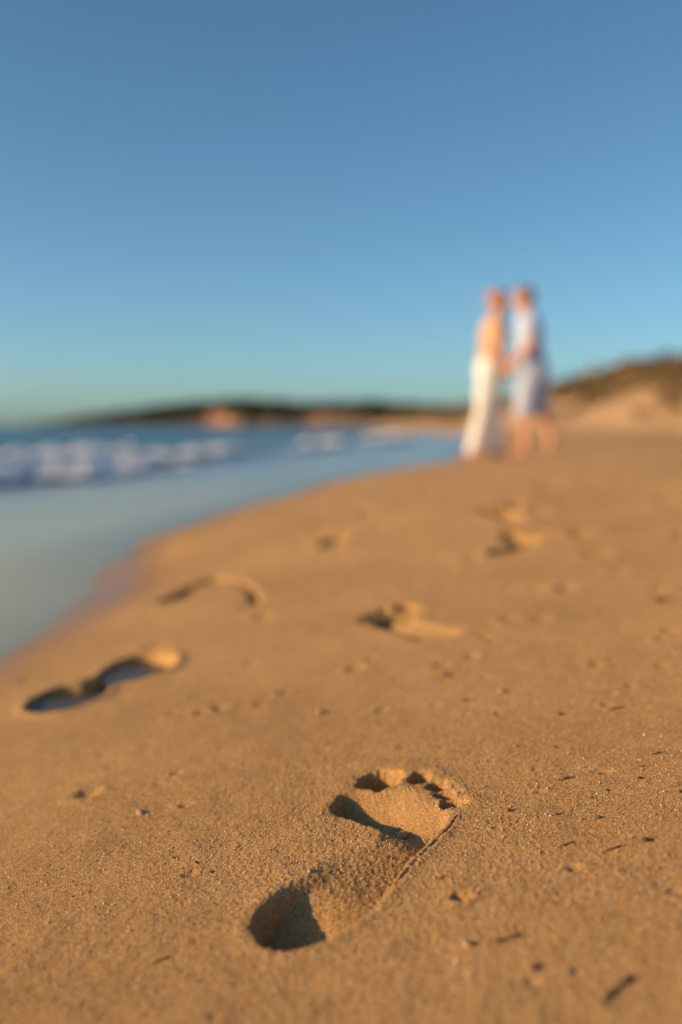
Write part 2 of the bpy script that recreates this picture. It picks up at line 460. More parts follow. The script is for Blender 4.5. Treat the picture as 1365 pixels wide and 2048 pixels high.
# ------------------------------------------------------------------ the sand sheet
def build_sand():
    fx = growth(-0.08, 0.115, -0.52, 0.56, 0.0011, 1.012)
    fx = fx[(fx > -0.55) & (fx < 0.6)]
    step = fx[1] - fx[0]
    lo, s = [], step
    x = fx[0]
    while x > -16:
        s *= 1.03; x -= s; lo.append(x)
    hi, s = [], fx[-1] - fx[-2]
    x = fx[-1]
    while x < 75:
        s *= 1.03; x += s; hi.append(x)
    xs = np.array(lo[::-1] + list(fx) + hi)
    ys = growth(0.585, 0.915, -6.0, 130, 0.0014, 1.0125)
    X, Y = np.meshgrid(xs, ys)
    nx, ny = len(xs), len(ys)
    Z = base_z(X, Y)
    U = shore_u(X, Y)
    wet = 1 - sstep(-0.04, 0.16, U + 0.05 * fbm(X * 2, Y * 1.2, 41, 3))
    dry = 1 - wet
    coarse = sstep(0.05, 0.9, U) * dry
    near = 1 - sstep(1.2, 6.0, Y)
    # gentle undulation and worn relief; more trampled high on the beach
    Z += 0.012 * fbm(X * 0.8, Y * 0.8, 1, 3) * sstep(0.5, 3, np.hypot(X, Y)) * (0.3 + 0.7 * dry)
    Z += 0.0022 * fbm(X * 5, Y * 5, 2, 4) * dry
    Z += 0.0009 * fbm(X * 38, Y * 38, 3, 3) * dry * (1 - sstep(2.5, 5, Y))
    tr = sstep(1.2, 3.5, U) * sstep(4, 9, Y)
    Z += 0.050 * fbm(X * 2.4, Y * 1.6, 4, 4) * tr
    # grain-sized unevenness where the grid is fine enough to carry it
    cell = np.maximum(np.gradient(X, axis=1), 0.5 * np.gradient(Y, axis=0))
    g = (rng.standard_normal(X.shape) * np.minimum(0.11 * cell, 0.00030) + 0.00055 * vnoise(X * 800, Y * 560, 12) * sstep(0.005, 0.002, cell)) * sstep(1.7, 0.9, Y) * (0.35 + 0.65 * dry)
    Z += g
    # small pock marks, denser to the right
    nd = 500
    dxs, dys = rng.uniform(-0.5, 0.75, nd), rng.uniform(0.42, 2.0, nd)
    drs = rng.uniform(0.0025, 0.006, nd) * (0.6 + 0.5 * dys)
    keep = rng.random(nd) < 0.15 + 0.85 * sstep(-0.1, 0.35, dxs)
    pocks = [(dx, dy, dr, 0.35 * dr) for dx, dy, dr, k in zip(dxs, dys, drs, keep) if k]
    fy = rng.uniform(1.9, 9.0, 130)
    far = [(rng.uniform(0.15, 2.6) * (0.35 + 0.09 * y) + float(shore_x(y)) + 0.25, y, rng.uniform(0.016, 0.040) * (0.6 + 0.1 * y), rng.uniform(0.006, 0.017)) for y in fy]
    for (dx, dy, dr, dd) in DENTS + pocks + far:
        i0, i1 = np.searchsorted(xs, (dx - 3 * dr, dx + 3 * dr))
        j0, j1 = np.searchsorted(ys, (dy - 4 * dr, dy + 4 * dr))
        if i1 <= i0 or j1 <= j0: continue
        qx, qy = X[j0:j1, i0:i1] - dx, (Y[j0:j1, i0:i1] - dy)
        q = np.hypot(qx, qy) / dr * (1 + 0.25 * vnoise(qx / dr * 1.5 + dx * 99, qy / dr * 1.5, 6))
        Z[j0:j1, i0:i1] -= dd * (np.exp(-q ** 2 * 1.2) - 0.35 * np.exp(-((q - 1.5) / 0.5) ** 2))
    owner = np.full(X.shape, -1)
    specs = [None] + PRINTS
    for k, sp in enumerate(specs):
        if sp is None:
            x0, x1, y0, y1 = -0.10, 0.14, 0.55, 0.95
        else:
            (hx, hy), (tx, ty) = sp[0]['h'], sp[0]['t']
            x0, x1, y0, y1 = min(hx, tx) - .14, max(hx, tx) + .14, min(hy, ty) - .12, max(hy, ty) + .12
        i0, i1 = np.searchsorted(xs, (x0, x1))
        j0, j1 = np.searchsorted(ys, (y0, y1))
        sl = (slice(j0, j1), slice(i0, i1))
        px, py = X[sl], Y[sl]
        if sp is None:
            d, edge = main_print(px, py)
            marg = 0.010
        else:
            d, edge = foot_print(px, py, sp[0])
            marg = 0.012
            if sp[0]['wet'] > 0:
                wet[sl] = np.maximum(wet[sl], sp[0]['wet'] * 0.9 * sstep(-0.002, 0.012, edge))
        Z[sl] -= d
        owner[sl] = np.where(edge > -marg, k, owner[sl])
    verts = np.stack([X, Y, Z], -1).reshape(-1, 3)
    faces = grid_faces(nx, ny)
    fo = owner[:-1, :-1].ravel()
    def sub(name, mask):
        f = faces[mask]
        idx, inv = np.unique(f, return_inverse=True)
        me = mesh_np(name, verts[idx], inv.reshape(f.shape))
        set_attr(me, 'wet', wet.ravel()[idx])
        set_attr(me, 'coarse', coarse.ravel()[idx])
        return me
    sand = link('sand', sub('sand', fo < 0), SAND)
    tag(sand, 'golden wet and dry sand of the sloping beach with footprints and specks', kind='structure')
    labels = ['deep sharp bare right footprint in the foreground with five toe hollows'] + [p[1] for p in PRINTS]
    for k, lab in enumerate(labels):
        f = link('footprint', sub('footprint', fo == k), SAND, sand)
        tag(f, lab)
    return xs, ys, Z
GX, GY, GZ = build_sand()
def sand_z(x, y):
    """height of the finished sand at points"""
    x, y = np.asarray(x, float), np.asarray(y, float)
    i = np.clip(np.searchsorted(GX, x) - 1, 0, len(GX) - 2)
    j = np.clip(np.searchsorted(GY, y) - 1, 0, len(GY) - 2)
    tx, ty = (x - GX[i]) / (GX[i + 1] - GX[i]), (y - GY[j]) / (GY[j + 1] - GY[j])
    return (GZ[j, i] * (1 - tx) + GZ[j, i + 1] * tx) * (1 - ty) + (GZ[j + 1, i] * (1 - tx) + GZ[j + 1, i + 1] * tx) * ty

# ------------------------------------------------------------------ sea with breakers and the thin swash film
BR_Y = [-40, 2, 5, 10, 20, 30, 60, 140]
BR_W = [6.5, 6.0, 5.6, 4.9, 3.3, 2.3, 1.9, 1.6]
def sea_surface(X, Y):
    U = shore_u(X, Y)
    w = -(X - shore_x(Y))                       # metres out from the wet edge
    wb = np.interp(Y, BR_Y, BR_W) + 0.35 * fbm(Y * 0.35, Y * 0 + 2, 61, 2)
    t = w - wb
    amp = 0.195 * (0.75 + 0.35 * vnoise(Y * 0.30, Y * 0 + 5, 62)) * sstep(1.0, 4.0, Y)
    crest = amp * np.where(t < 0, np.exp(-(t / 0.55) ** 2), np.exp(-(t / 1.3) ** 2))
    fade = sstep(140, 60, Y)
    z = SEA_Z + crest * fade
    for k, (off, am, wd) in enumerate([(5.0, .10, 1.5), (10.5, .20, 2.0), (-0.8, .07, 0.30), (17, .20, 2.6), (26, .2, 3.2)]):
        tt = w - wb - off + 0.9 * fbm(Y * 0.16, Y * 0 + k, 63 + k, 2) * (off > 0)
        z = z + am * (0.6 + 0.4 * vnoise(Y * 0.2, Y * 0 + 9 + k, 70 + k)) * np.exp(-(tt / wd) ** 2) * fade
    r = np.hypot(X, Y)
    z = z + 0.035 * fbm(X * 0.9, Y * 0.5, 64, 4) * sstep(1.0, 4.0, w) * (1 - sstep(30, 90, r))
    g = base_z(X, Y)
    thick = np.where(U < 0, np.minimum(0.010, 0.012 * -U), -0.10 * U)
    thick = np.clip(thick, -0.6, 1)
    film = g + thick
    zz = np.where(U < 0.05, np.maximum(z, film), np.minimum(np.maximum(z, film), g - 0.02 * np.minimum(U * 4, 1)))
    return zz, zz - g, t, U

def water_material():
    m, nt, b = new_mat('sea_water')
    out = nt.nodes['Material Output']
    P = geo_pos(nt)
    dep = node(nt, 'ShaderNodeAttribute', attribute_name='depth').outputs['Fac']
    mp = node(nt, 'ShaderNodeMapping')
    mp.inputs['Scale'].default_value = (1.0, 0.55, 1.0)
    nt.links.new(P, mp.inputs['Vector'])
    n1 = noise(nt, 2.2, 5, 0.6, mp.outputs[0])
    n2 = noise(nt, 0.25, 4, 0.6, mp.outputs[0])
    h = math_n(nt, 'ADD', math_n(nt, 'MULTIPLY', n1.outputs['Fac'], 0.35), n2.outputs['Fac'])
    deepf = node(nt, 'ShaderNodeMapRange')
    nt.links.new(dep, deepf.inputs[0])
    deepf.inputs[1].default_value = 0.02
    deepf.inputs[2].default_value = 0.20
    bump = node(nt, 'ShaderNodeBump')
    bump.inputs['Distance'].default_value = 0.45
    nt.links.new(deepf.outputs[0], bump.inputs['Strength'])
    nt.links.new(h, bump.inputs['Height'])
    # deep body colour: opaque blue green water; shallows: clear film over sand with a little suspended silt
    b.inputs['Base Color'].default_value = (0.020, 0.075, 0.110, 1)
    b.inputs['Roughness'].default_value = 0.25
    b.inputs['Specular IOR Level'].default_value = 0.4
    b.inputs['IOR'].default_value = 1.33
    air_shade = node(nt, 'ShaderNodeAttribute', attribute_name='aerated_shade').outputs['Fac']
    nt.links.new(mix(nt, air_shade, (0.020, 0.075, 0.110), (0.20, 0.27, 0.35)), b.inputs['Base Color'])  # foam-streaked water, with the wave face's blue shade put into the colour
    nt.links.new(bump.outputs[0], b.inputs['Normal'])
    tr = node(nt, 'ShaderNodeBsdfTransparent')
    tr.inputs[0].default_value = (0.80, 0.84, 0.80, 1)
    silt = node(nt, 'ShaderNodeBsdfDiffuse')
    silt.inputs[0].default_value = (0.50, 0.42, 0.27, 1)
    ms = node(nt, 'ShaderNodeMixShader')
    sf = node(nt, 'ShaderNodeMapRange')
    nt.links.new(dep, sf.inputs[0])
    sf.inputs[1].default_value, sf.inputs[2].default_value, sf.inputs[3].default_value, sf.inputs[4].default_value = 0.0, 0.006, 0.50, 0.88
    nt.links.new(sf.outputs[0], ms.inputs[0])
    nt.links.new(mix(nt, air_shade, (0.57, 0.56, 0.35), (0.24, 0.34, 0.44)), silt.inputs[0])  # breaker's bluish shadow band painted into the film colour
    nt.links.new(tr.outputs[0], ms.inputs[1])
    nt.links.new(silt.outputs[0], ms.inputs[2])
    gl = node(nt, 'ShaderNodeBsdfGlossy')
    gl.inputs['Roughness'].default_value = 0.22
    fr = node(nt, 'ShaderNodeFresnel')
    fr.inputs[0].default_value = 1.18
    mf = node(nt, 'ShaderNodeMixShader')
    nt.links.new(fr.outputs[0], mf.inputs[0])
    nt.links.new(ms.outputs[0], mf.inputs[1])
    nt.links.new(gl.outputs[0], mf.inputs[2])
    fin = node(nt, 'ShaderNodeMixShader')
    nt.links.new(deepf.outputs[0], fin.inputs[0])
    nt.links.new(mf.outputs[0], fin.inputs[1])
    nt.links.new(b.outputs[0], fin.inputs[2])
    nt.links.new(fin.outputs[0], out.inputs['Surface'])
    return m

def build_sea():
    xs = growth(-7.0, 3.5, -9000, 40, 0.10, 1.045)
    ys = growth(1.0, 26.0, -400, 9500, 0.13, 1.045)
    X, Y = np.meshgrid(xs, ys)
    Zs, dep, t, U = sea_surface(X, Y)
    me = mesh_np('sea', np.stack([X, Y, Zs], -1).reshape(-1, 3), grid_faces(len(xs), len(ys)))
    set_attr(me, 'depth', dep.ravel())
    set_attr(me, 'aerated_shade', (np.exp(-((t + 1.1) / 1.5) ** 2) * (0.75 + 0.35 * fbm(X * 1.5, Y * 0.7, 88, 3)) * (1 - sstep(14, 24, Y))).clip(0, 1).ravel())  # foam-streaked water, plus blue shade painted shoreward of the breaker
    WATER = water_material()
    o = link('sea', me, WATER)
    tag(o, 'blue sea with low breakers and a thin film of water on the sand', kind='structure')
build_sea()
def pool_material():
    m, nt, b = new_mat('still_pool_water')
    out = nt.nodes['Material Output']
    tr, si, gl = node(nt, 'ShaderNodeBsdfTransparent'), node(nt, 'ShaderNodeBsdfDiffuse'), node(nt, 'ShaderNodeBsdfGlossy')
    si.inputs[0].default_value = (0.16, 0.13, 0.10, 1)
    gl.inputs['Roughness'].default_value = 0.05
    fr = node(nt, 'ShaderNodeFresnel'); fr.inputs[0].default_value = 1.12
    m1, m2 = node(nt, 'ShaderNodeMixShader'), node(nt, 'ShaderNodeMixShader')
    m1.inputs[0].default_value = 0.6
    nt.links.new(tr.outputs[0], m1.inputs[1]); nt.links.new(si.outputs[0], m1.inputs[2])
    nt.links.new(fr.outputs[0], m2.inputs[0]); nt.links.new(m1.outputs[0], m2.inputs[1]); nt.links.new(gl.outputs[0], m2.inputs[2])
    nt.links.new(m2.outputs[0], out.inputs['Surface'])
    return m
POOL = pool_material()
def puddles():
    for (cx, cy, rx, ry, an, dp), lab in zip(POOLS, ('still water standing in the heel hollow of the washed footprint', 'still water standing in the front hollow of the washed footprint')):
        th = np.linspace(0, 2 * math.pi, 49)[:-1]
        lx, ly = 0.95 * rx * np.cos(th), 0.95 * ry * np.sin(th)
        c, q = math.cos(an), math.sin(an)
        lev = float(base_z(np.array(cx), np.array(cy))) - 0.012
        V = np.stack([cx + lx * c - ly * q, cy + lx * q + ly * c, np.full(48, lev)], -1)
        V = np.concatenate([V, [[cx, cy, lev]]])
        F = [(i, (i + 1) % 48, 48) for i in range(48)]
        me = mesh_np('puddle', V, np.array(F))
        o = link('puddle', me, POOL)
        tag(o, lab, kind='structure')
puddles()

def foam_material():
    m, nt, b = new_mat('sea_foam')
    n = noise(nt, 9, 4, 0.6, geo_pos(nt))
    c = ramp(nt, n.outputs['Fac'], [(0.3, (0.82, 0.82, 0.82)), (0.6, (0.92, 0.91, 0.90))])
    nt.links.new(c, b.inputs['Base Color'])
    b.inputs['Roughness'].default_value = 0.7
    b.inputs['Subsurface Weight'].default_value = 0.15
    return m
FOAM = foam_material()
def foam_row(off, wander, brk_y, brk_v, label, heap_label, n_heaps):
    """broken white water heaped along one breaker crest"""
    ys = np.concatenate([np.arange(7.5, 16, 0.04), np.arange(16, 40, 0.09)])
    ts = np.linspace(-0.75, 0.8, 34)
    T, Y = np.meshgrid(ts, ys)
    wb = np.interp(Y, BR_Y, BR_W) + 0.35 * fbm(Y * 0.35, Y * 0 + 2, 61, 2) + off - wander * fbm(Y * 0.16, Y * 0, 63, 2)
    X = shore_x(Y) - wb - T
    brk = np.interp(Y, brk_y, brk_v)              # which stretches of the crest are broken, by distance along the shore
    Zs, dep, t, U = sea_surface(X, Y)
    n = 0.5 + 0.5 * fbm(X * 2.6, Y * 1.6, 91, 4)
    prof = np.exp(-((T + 0.05) / 0.40) ** 2)
    cover = brk * prof * 1.45 + (n - 0.5) * 0.9
    Zf = Zs + 0.03 + 0.07 * np.clip(cover - 0.4, 0, 1) * (0.6 + 0.9 * n) + 0.06 * fbm(X * 7, Y * 5, 93, 3) * prof
    keep = (cover > 0.42)
    i = np.arange(X.size).reshape(X.shape)
    f = np.stack([i[:-1, :-1], i[:-1, 1:], i[1:, 1:], i[1:, :-1]], -1)
    k = (keep[:-1, :-1] & keep[1:, 1:] & keep[:-1, 1:] & keep[1:, :-1])
    f = f[k].reshape(-1, 4)
    idx, inv = np.unique(f, return_inverse=True)
    V = np.stack([X, Y, Zf], -1).reshape(-1, 3)[idx]
    bm = bmesh.new()
    bmesh.ops.create_icosphere(bm, subdivisions=1, radius=1)
    iv = np.array([v.co for v in bm.verts]); ifc = np.array([[v.index for v in p.verts] for p in bm.faces])
    bm.free()
    wgt = (np.clip(cover - 0.55, 0, None) * np.gradient(ys)[:, None]).ravel()
    m = n_heaps
    pk = rng.choice(X.size, m, p=wgt / wgt.sum())
    cv = np.clip(cover.ravel()[pk] - 0.4, 0, 1)
    r = rng.uniform(0.014, 0.036, m) * (0.6 + 0.7 * cv)
    C = np.stack([X.ravel()[pk] + rng.normal(0, .03, m), Y.ravel()[pk] + rng.normal(0, .05, m), Zf.ravel()[pk] + r * .2 + rng.random(m) * 0.07 * cv], -1)
    B = C[:, None] + iv[None] * r[:, None, None] * (1 + 0.25 * rng.standard_normal((m, len(iv), 1)))
    heaps = link('foam', mesh_np('foam', B.reshape(-1, 3), (ifc[None] + len(iv) * np.arange(m)[:, None, None]).reshape(-1, 3)), FOAM)
    tag(heaps, heap_label, 'foam', kind='stuff')
    o = link('foam', mesh_np('foam', V, inv.reshape(f.shape)), FOAM)
    tag(o, label, 'foam', kind='stuff')
foam_row(0.0, 0.0, [7.5, 10.1, 13.2, 13.9, 14.5, 15.6, 16.0, 16.9, 17.3, 19.6, 20.8, 23.5, 24.4, 26.7, 27.4, 31.2, 36.8, 50],
         [0.9, 1.0, 0.98, 0.60, .45, .48, .58, .52, .3, .3, .48, .50, .25, .4, .78, .78, .2, .0],
         'broken white foam tumbling along the crest of the main breaker', 'heaped lumps of white foam thrown up on the main breaker', 2800)
foam_row(-0.75, 0.0, [7.5, 11.5, 12.8, 13.6, 50], [0.58, 0.58, .45, 0, 0],
         'low foam edge of the spent bore running in before the main breaker', 'small lumps of foam on the spent bore before the main breaker', 350)
foam_row(5.0, 0.9, [7.5, 13, 15, 21, 25, 27, 50], [0.18, 0.26, 0.30, 0.32, .30, .2, 0],
         'white foam on the second breaker further out on the left', 'heaped lumps of foam on the second breaker further out', 160)

# ------------------------------------------------------------------ dunes on the right and round the bay, far headland
def dune_material():
    m, nt, b = new_mat('dune_sand')
    P = geo_pos(nt)
    n = noise(nt, 0.6, 5, 0.6, P)
    c = ramp(nt, n.outputs['Fac'], [(0.3, (0.36, 0.21, 0.10)), (0.7, (0.56, 0.36, 0.19))])
    veg = node(nt, 'ShaderNodeAttribute', attribute_name='veg').outputs['Fac']
    nv = noise(nt, 1.6, 4, 0.6, P)
    cv = ramp(nt, nv.outputs['Fac'], [(0.3, (0.07, 0.05, 0.018)), (0.7, (0.20, 0.115, 0.042))])
    nt.links.new(mix(nt, veg, c, cv), b.inputs['Base Color'])
    b.inputs['Roughness'].default_value = 0.95
    bm = node(nt, 'ShaderNodeBump')
    bm.inputs['Distance'].default_value = 0.15
    nt.links.new(nv.outputs['Fac'], bm.inputs['Height'])
    nt.links.new(bm.outputs[0], b.inputs['Normal'])
    return m
def leaf_material(name, c0, c1, sc):
    m, nt, b = new_mat(name)
    n = noise(nt, sc, 3, 0.6, geo_pos(nt))
    nt.links.new(ramp(nt, n.outputs['Fac'], [(0.35, c0), (0.65, c1)]), b.inputs['Base Color'])
    b.inputs['Roughness'].default_value = 0.8
    return m

def loft_land(name, path, prof, seed, noise_amp, noise_sc, mat, label, veg_fn, n_along=200):
    """land lofted along a coast path [(x, y, height)], prof [(seaward offset, height fraction)]; sea lies to the left of the walk"""
    path = np.array(path, float)
    s = np.concatenate([[0], np.cumsum(np.hypot(*np.diff(path[:, :2], axis=0).T))])
    # spend more rings near the camera
    si = np.linspace(0, 1, n_along) ** 1.6 * s[-1]
    cx, cy, ch = (np.interp(si, s, path[:, k]) for k in range(3))
    k = np.ones(7) / 7
    cx, cy, ch = (np.convolve(np.pad(v, 3, mode='edge'), k, mode='valid') for v in (cx, cy, ch))
    tx, ty = np.gradient(cx), np.gradient(cy)
    l = np.hypot(tx, ty)
    nxv, nyv = ty / l, -tx / l                    # landward (right hand) normal
    p = np.array(prof, float)
    q = np.concatenate([np.linspace(p[i, 0], p[i + 1, 0], 9)[:-1] for i in range(len(p) - 1)] + [[p[-1, 0]]])
    hf = np.interp(q, p[:, 0], p[:, 1])
    hf = np.convolve(np.pad(hf, 2, mode='edge'), np.ones(5) / 5, mode='valid')
    X = cx[:, None] + nxv[:, None] * q[None]
    Y = cy[:, None] + nyv[:, None] * q[None]
    f = hf[None] + 0 * X
    Z = -0.3 + (ch[:, None] + 0.3) * f
    nz = fbm(X * noise_sc, Y * noise_sc, seed, 4)
    Z += noise_amp * nz * ch[:, None] * sstep(0.15, 0.7, f)
    me = mesh_np(name, np.stack([X, Y, Z], -1).reshape(-1, 3), grid_faces(X.shape[1], X.shape[0]))
    set_attr(me, 'veg', np.clip(veg_fn(f, nz, X, Y), 0, 1).ravel())
    o = link(name, me, mat)
    tag(o, label, kind='structure')
    return X, Y, Z, f, nz

def clumps(name, pts, sizes, mat, label, tris=9, parent=None):
    """leafy clumps: each a burst of leaf-sized triangles"""
    V, Fc = [], []
    n = len(pts)
    for k in range(tris):
        d = rng.standard_normal((n, 3)); d[:, 2] = np.abs(d[:, 2])
        d /= np.linalg.norm(d, axis=1)[:, None]
        c = pts + d * sizes[:, None] * rng.uniform(0.2, 0.9, (n, 1))
        e1 = rng.standard_normal((n, 3)); e2 = rng.standard_normal((n, 3))
        sz = sizes[:, None] * 0.36
        V.append(np.stack([c + e1 * sz, c + e2 * sz, c - (e1 + e2) * sz * 0.6], 1))
    V = np.concatenate(V).reshape(-1, 3)
    Fc = np.arange(len(V)).reshape(-1, 3)
    o = link(name, mesh_np(name, V, Fc, False), mat, parent)
    tag(o, label, 'vegetation', kind='stuff')
    return o

DUNE = dune_material()
dX, dY, dZ, dF, dN = loft_land('dunes',
    [(60, 2, 3.9), (30, 18, 3.7), (19, 29, 3.6), (14.2, 40, 3.4), (12.6, 48, 2.95), (12.7, 60, 2.3), (13.4, 80, 2.3), (14.3, 110, 2.6), (14.5, 150, 2.7), (13, 185, 3.2), (12, 200, 3.0)],
    [(-9, -0.25), (-7.5, 0.06), (-5.5, 0.22), (-3.2, 0.60), (-1.6, 0.80), (0, 1.0), (4, 0.9), (15, 0.85), (60, 1.0)], 101, 0.13, 0.35, DUNE,
    'pale sandy dune face with dark scrub along its top',
    lambda f, nz, X, Y: sstep(0.36, 0.54, f + 0.40 * nz), 260)
sel = np.argwhere((dF + 0.40 * dN > 0.42) & (dF < 1.01))
pick = sel[rng.integers(0, len(sel), 16000)]
pts = np.stack([dX[pick[:, 0], pick[:, 1]], dY[pick[:, 0], pick[:, 1]], dZ[pick[:, 0], pick[:, 1]]], -1) + rng.standard_normal((len(pick), 3)) * [0.5, 0.5, 0.0]
clumps('dune_scrub', pts, rng.uniform(0.09, 0.34, len(pts)), leaf_material('scrub_leaf', (0.055, 0.045, 0.016), (0.24, 0.145, 0.046), 0.8),
       'low dark olive scrub covering the top of the dunes')

def headland_material():
    m, nt, b = new_mat('headland_ground')
    P = geo_pos(nt)
    veg = node(nt, 'ShaderNodeAttribute', attribute_name='veg').outputs['Fac']
    n = noise(nt, 0.08, 5, 0.65, P)
    rock = ramp(nt, n.outputs['Fac'], [(0.35, (0.13, 0.07, 0.045)), (0.65, (0.42, 0.21, 0.10))])
    green = ramp(nt, n.outputs['Fac'], [(0.3, (0.016, 0.021, 0.017)), (0.7, (0.04, 0.042, 0.026))])
    nt.links.new(mix(nt, veg, rock, green), b.inputs['Base Color'])
    b.inputs['Roughness'].default_value = 0.95
    return m
hX, hY, hZ, hF, hN = loft_land('headland',
    [(40, 420, 6), (6, 470, 8.5), (-30, 560, 11), (-62, 600, 13.5), (-80, 610, 14.5), (-100, 640, 13), (-140, 700, 11), (-185, 760, 8.5), (-240, 840, 4.0), (-275, 900, 0.8)],
    [(-26, -0.3), (-20, 0.02), (-15, 0.30), (-11, 0.62), (0, 0.9), (14, 1.0), (60, 0.9), (160, 0.5)], 131, 0.20, 0.025, headland_material(),
    'dark wooded headland across the bay with an orange cliff patch',
    lambda f, nz, X, Y: 1 - (sstep(0.02, 0.1, f) * (1 - sstep(0.55, 0.8, f + 0.3 * nz))) * np.clip(
        0.06 + 0.95 * np.exp(-((X + 75) / 9) ** 2) + 0.60 * sstep(-88, -60, X) * sstep(-0.25, 0.25, fbm(X * 0.06, Y * 0.05, 141, 3)), 0, 1), 220)
sel = np.argwhere((hF + 0.3 * hN > 0.30) & (hF < 1.01))
pick = sel[rng.integers(0, len(sel), 15000)]
pts = np.stack([hX[pick[:, 0], pick[:, 1]], hY[pick[:, 0], pick[:, 1]], hZ[pick[:, 0], pick[:, 1]]], -1) + rng.standard_normal((len(pick), 3)) * [2, 2, 0.1]
keepw = np.abs(pts[:, 0] + 75) > 7
keepw &= ~((pts[:, 0] > -72) & (fbm(pts[:, 0] * 0.06, pts[:, 1] * 0.05, 141, 3) > 0.02))
keepw |= hF[pick[:, 0], pick[:, 1]] > 0.8
pts = pts[keepw]
clumps('woodland', pts, rng.uniform(0.8, 3.2, len(pts)) * np.clip(pts[:, 2] / 6, 0.2, 1), leaf_material('wood_leaf', (0.014, 0.020, 0.014), (0.034, 0.038, 0.021), 0.1),
       'dark low woodland covering the far headland')

# ------------------------------------------------------------------ loose sand grains in the foreground
def attr_color_material(name, rough=0.7):
    m, nt, b = new_mat(name)
    c = node(nt, 'ShaderNodeAttribute', attribute_name='tint').outputs['Color']
    nt.links.new(c, b.inputs['Base Color'])
    b.inputs['Roughness'].default_value = rough
    return m
OCT_V = np.array([(1, 0, 0), (-1, 0, 0), (0, 1, 0), (0, -1, 0), (0, 0, 1), (0, 0, -1)], float)
OCT_F = np.array([(0, 2, 4), (2, 1, 4), (1, 3, 4), (3, 0, 4), (2, 0, 5), (1, 2, 5), (3, 1, 5), (0, 3, 5)])
GRAIN_TINTS = np.array([(.50, .31, .15), (.58, .38, .19), (.42, .25, .115), (.70, .52, .32), (.30, .16, .07), (.16, .085, .045), (.80, .72, .60), (.40, .18, .08)])
GRAIN_P = np.array([.30, .22, .20, .10, .08, .04, .03, .03])
def grains():
    n = 85000
    y = 0.42 + 0.95 * rng.random(n) ** 1.25
    x = (rng.random(n) - 0.5) * (0.16 + 0.92 * y)
    u = shore_u(x, y)
    ok = rng.random(n) < 0.35 + 0.65 * sstep(0.1, 0.8, u)
    x, y = x[ok], y[ok]
    n = len(x)
    r = rng.lognormal(math.log(0.00045), 0.33, n).clip(0.0002, 0.0011)
    z = sand_z(x, y) + r * 0.35
    R = np.linalg.qr(rng.standard_normal((n, 3, 3)))[0]
    base = OCT_V[None] * rng.uniform(0.7, 1.25, (n, 6, 1)) * r[:, None, None]
    V = np.einsum('nij,nkj->nki', R, base) + np.stack([x, y, z], -1)[:, None]
    F = (OCT_F[None] + 6 * np.arange(n)[:, None, None]).reshape(-1, 3)
    me = mesh_np('sand_grains', V.reshape(-1, 3), F, False)
    c = 1.1 * GRAIN_TINTS[rng.choice(8, n, p=GRAIN_P)] * rng.uniform(0.8, 1.15, (n, 1))
    set_col(me, 'tint', np.repeat(c, 6, 0))
    o = link('sand_grains', me, attr_color_material('grain', 0.55))
    tag(o, 'loose coarse sand grains lying over the foreground sand', kind='stuff')
grains()

# ------------------------------------------------------------------ specks, pebbles and weed scraps lying on the sand
def plain_mat(name, c0, c1, scale=400, rough=0.8):
    m, nt, b = new_mat(name)
    n = noise(nt, scale, 3, 0.6, geo_pos(nt))
    nt.links.new(ramp(nt, n.outputs['Fac'], [(0.35, c0), (0.65, c1)]), b.inputs['Base Color'])
    b.inputs['Roughness'].default_value = rough
    return m
M_SEED = plain_mat('seed_husk', (0.16, 0.028, 0.010), (0.30, 0.07, 0.02), 900, 0.5)
M_WEED = plain_mat('dry_weed', (0.045, 0.022, 0.011), (0.11, 0.055, 0.025), 700)
M_RED = plain_mat('red_weed', (0.12, 0.030, 0.014), (0.20, 0.055, 0.025), 700)
M_TWIG = plain_mat('dry_stem', (0.14, 0.07, 0.03), (0.26, 0.15, 0.07), 900)
M_STONE = plain_mat('dark_stone', (0.05, 0.035, 0.025), (0.14, 0.09, 0.06), 500, 0.7)
M_TAN = plain_mat('tan_stone', (0.30, 0.16, 0.07), (0.46, 0.27, 0.12), 500, 0.8)
M_CLOD = plain_mat('damp_sand_clod', (0.36, 0.21, 0.10), (0.55, 0.34, 0.16), 1200, 0.95)

def lump_mesh(name, r, sx=1, sy=1, sz=1, rough=0.25, seed=0, sub=3):
    bm = bmesh.new()
    bmesh.ops.create_icosphere(bm, subdivisions=sub, radius=1)
    co = np.array([v.co for v in bm.verts])
    nz = fbm(co[:, 0] * 1.6 + seed * 3.1, co[:, 1] * 1.6 + co[:, 2] * 2.3, seed, 3)
    for v, k in zip(bm.verts, nz):
        v.co *= (1 + rough * k) * r
        v.co.x *= sx; v.co.y *= sy; v.co.z *= sz
    me = bpy.data.meshes.new(name)
    bm.to_mesh(me); bm.free()
    for p in me.polygons: p.use_smooth = True
    return me

def tube_mesh(name, pts, radii, seg=7):
    """a tapering stem along pts"""
    pts = [Vector(p) for p in pts]
    V, F = [], []
    for i, p in enumerate(pts):
        t = (pts[min(i + 1, len(pts) - 1)] - pts[max(i - 1, 0)]).normalized()
        a = t.orthogonal().normalized() if abs(t.z) > 0.9 else t.cross(Vector((0, 0, 1))).normalized()
        b = t.cross(a)
        for k in range(seg):
            th = 2 * math.pi * k / seg
            V.append(p + (a * math.cos(th) + b * math.sin(th)) * radii[i])
    for i in range(len(pts) - 1):
        for k in range(seg):
            F.append((i * seg + k, i * seg + (k + 1) % seg, (i + 1) * seg + (k + 1) % seg, (i + 1) * seg + k))
    F.append(tuple(range(seg))[::-1]); F.append(tuple(range((len(pts) - 1) * seg, len(pts) * seg)))
    me = bpy.data.meshes.new(name)
    me.from_pydata([tuple(v) for v in V], [], F)
    for p in me.polygons: p.use_smooth = True
    return me

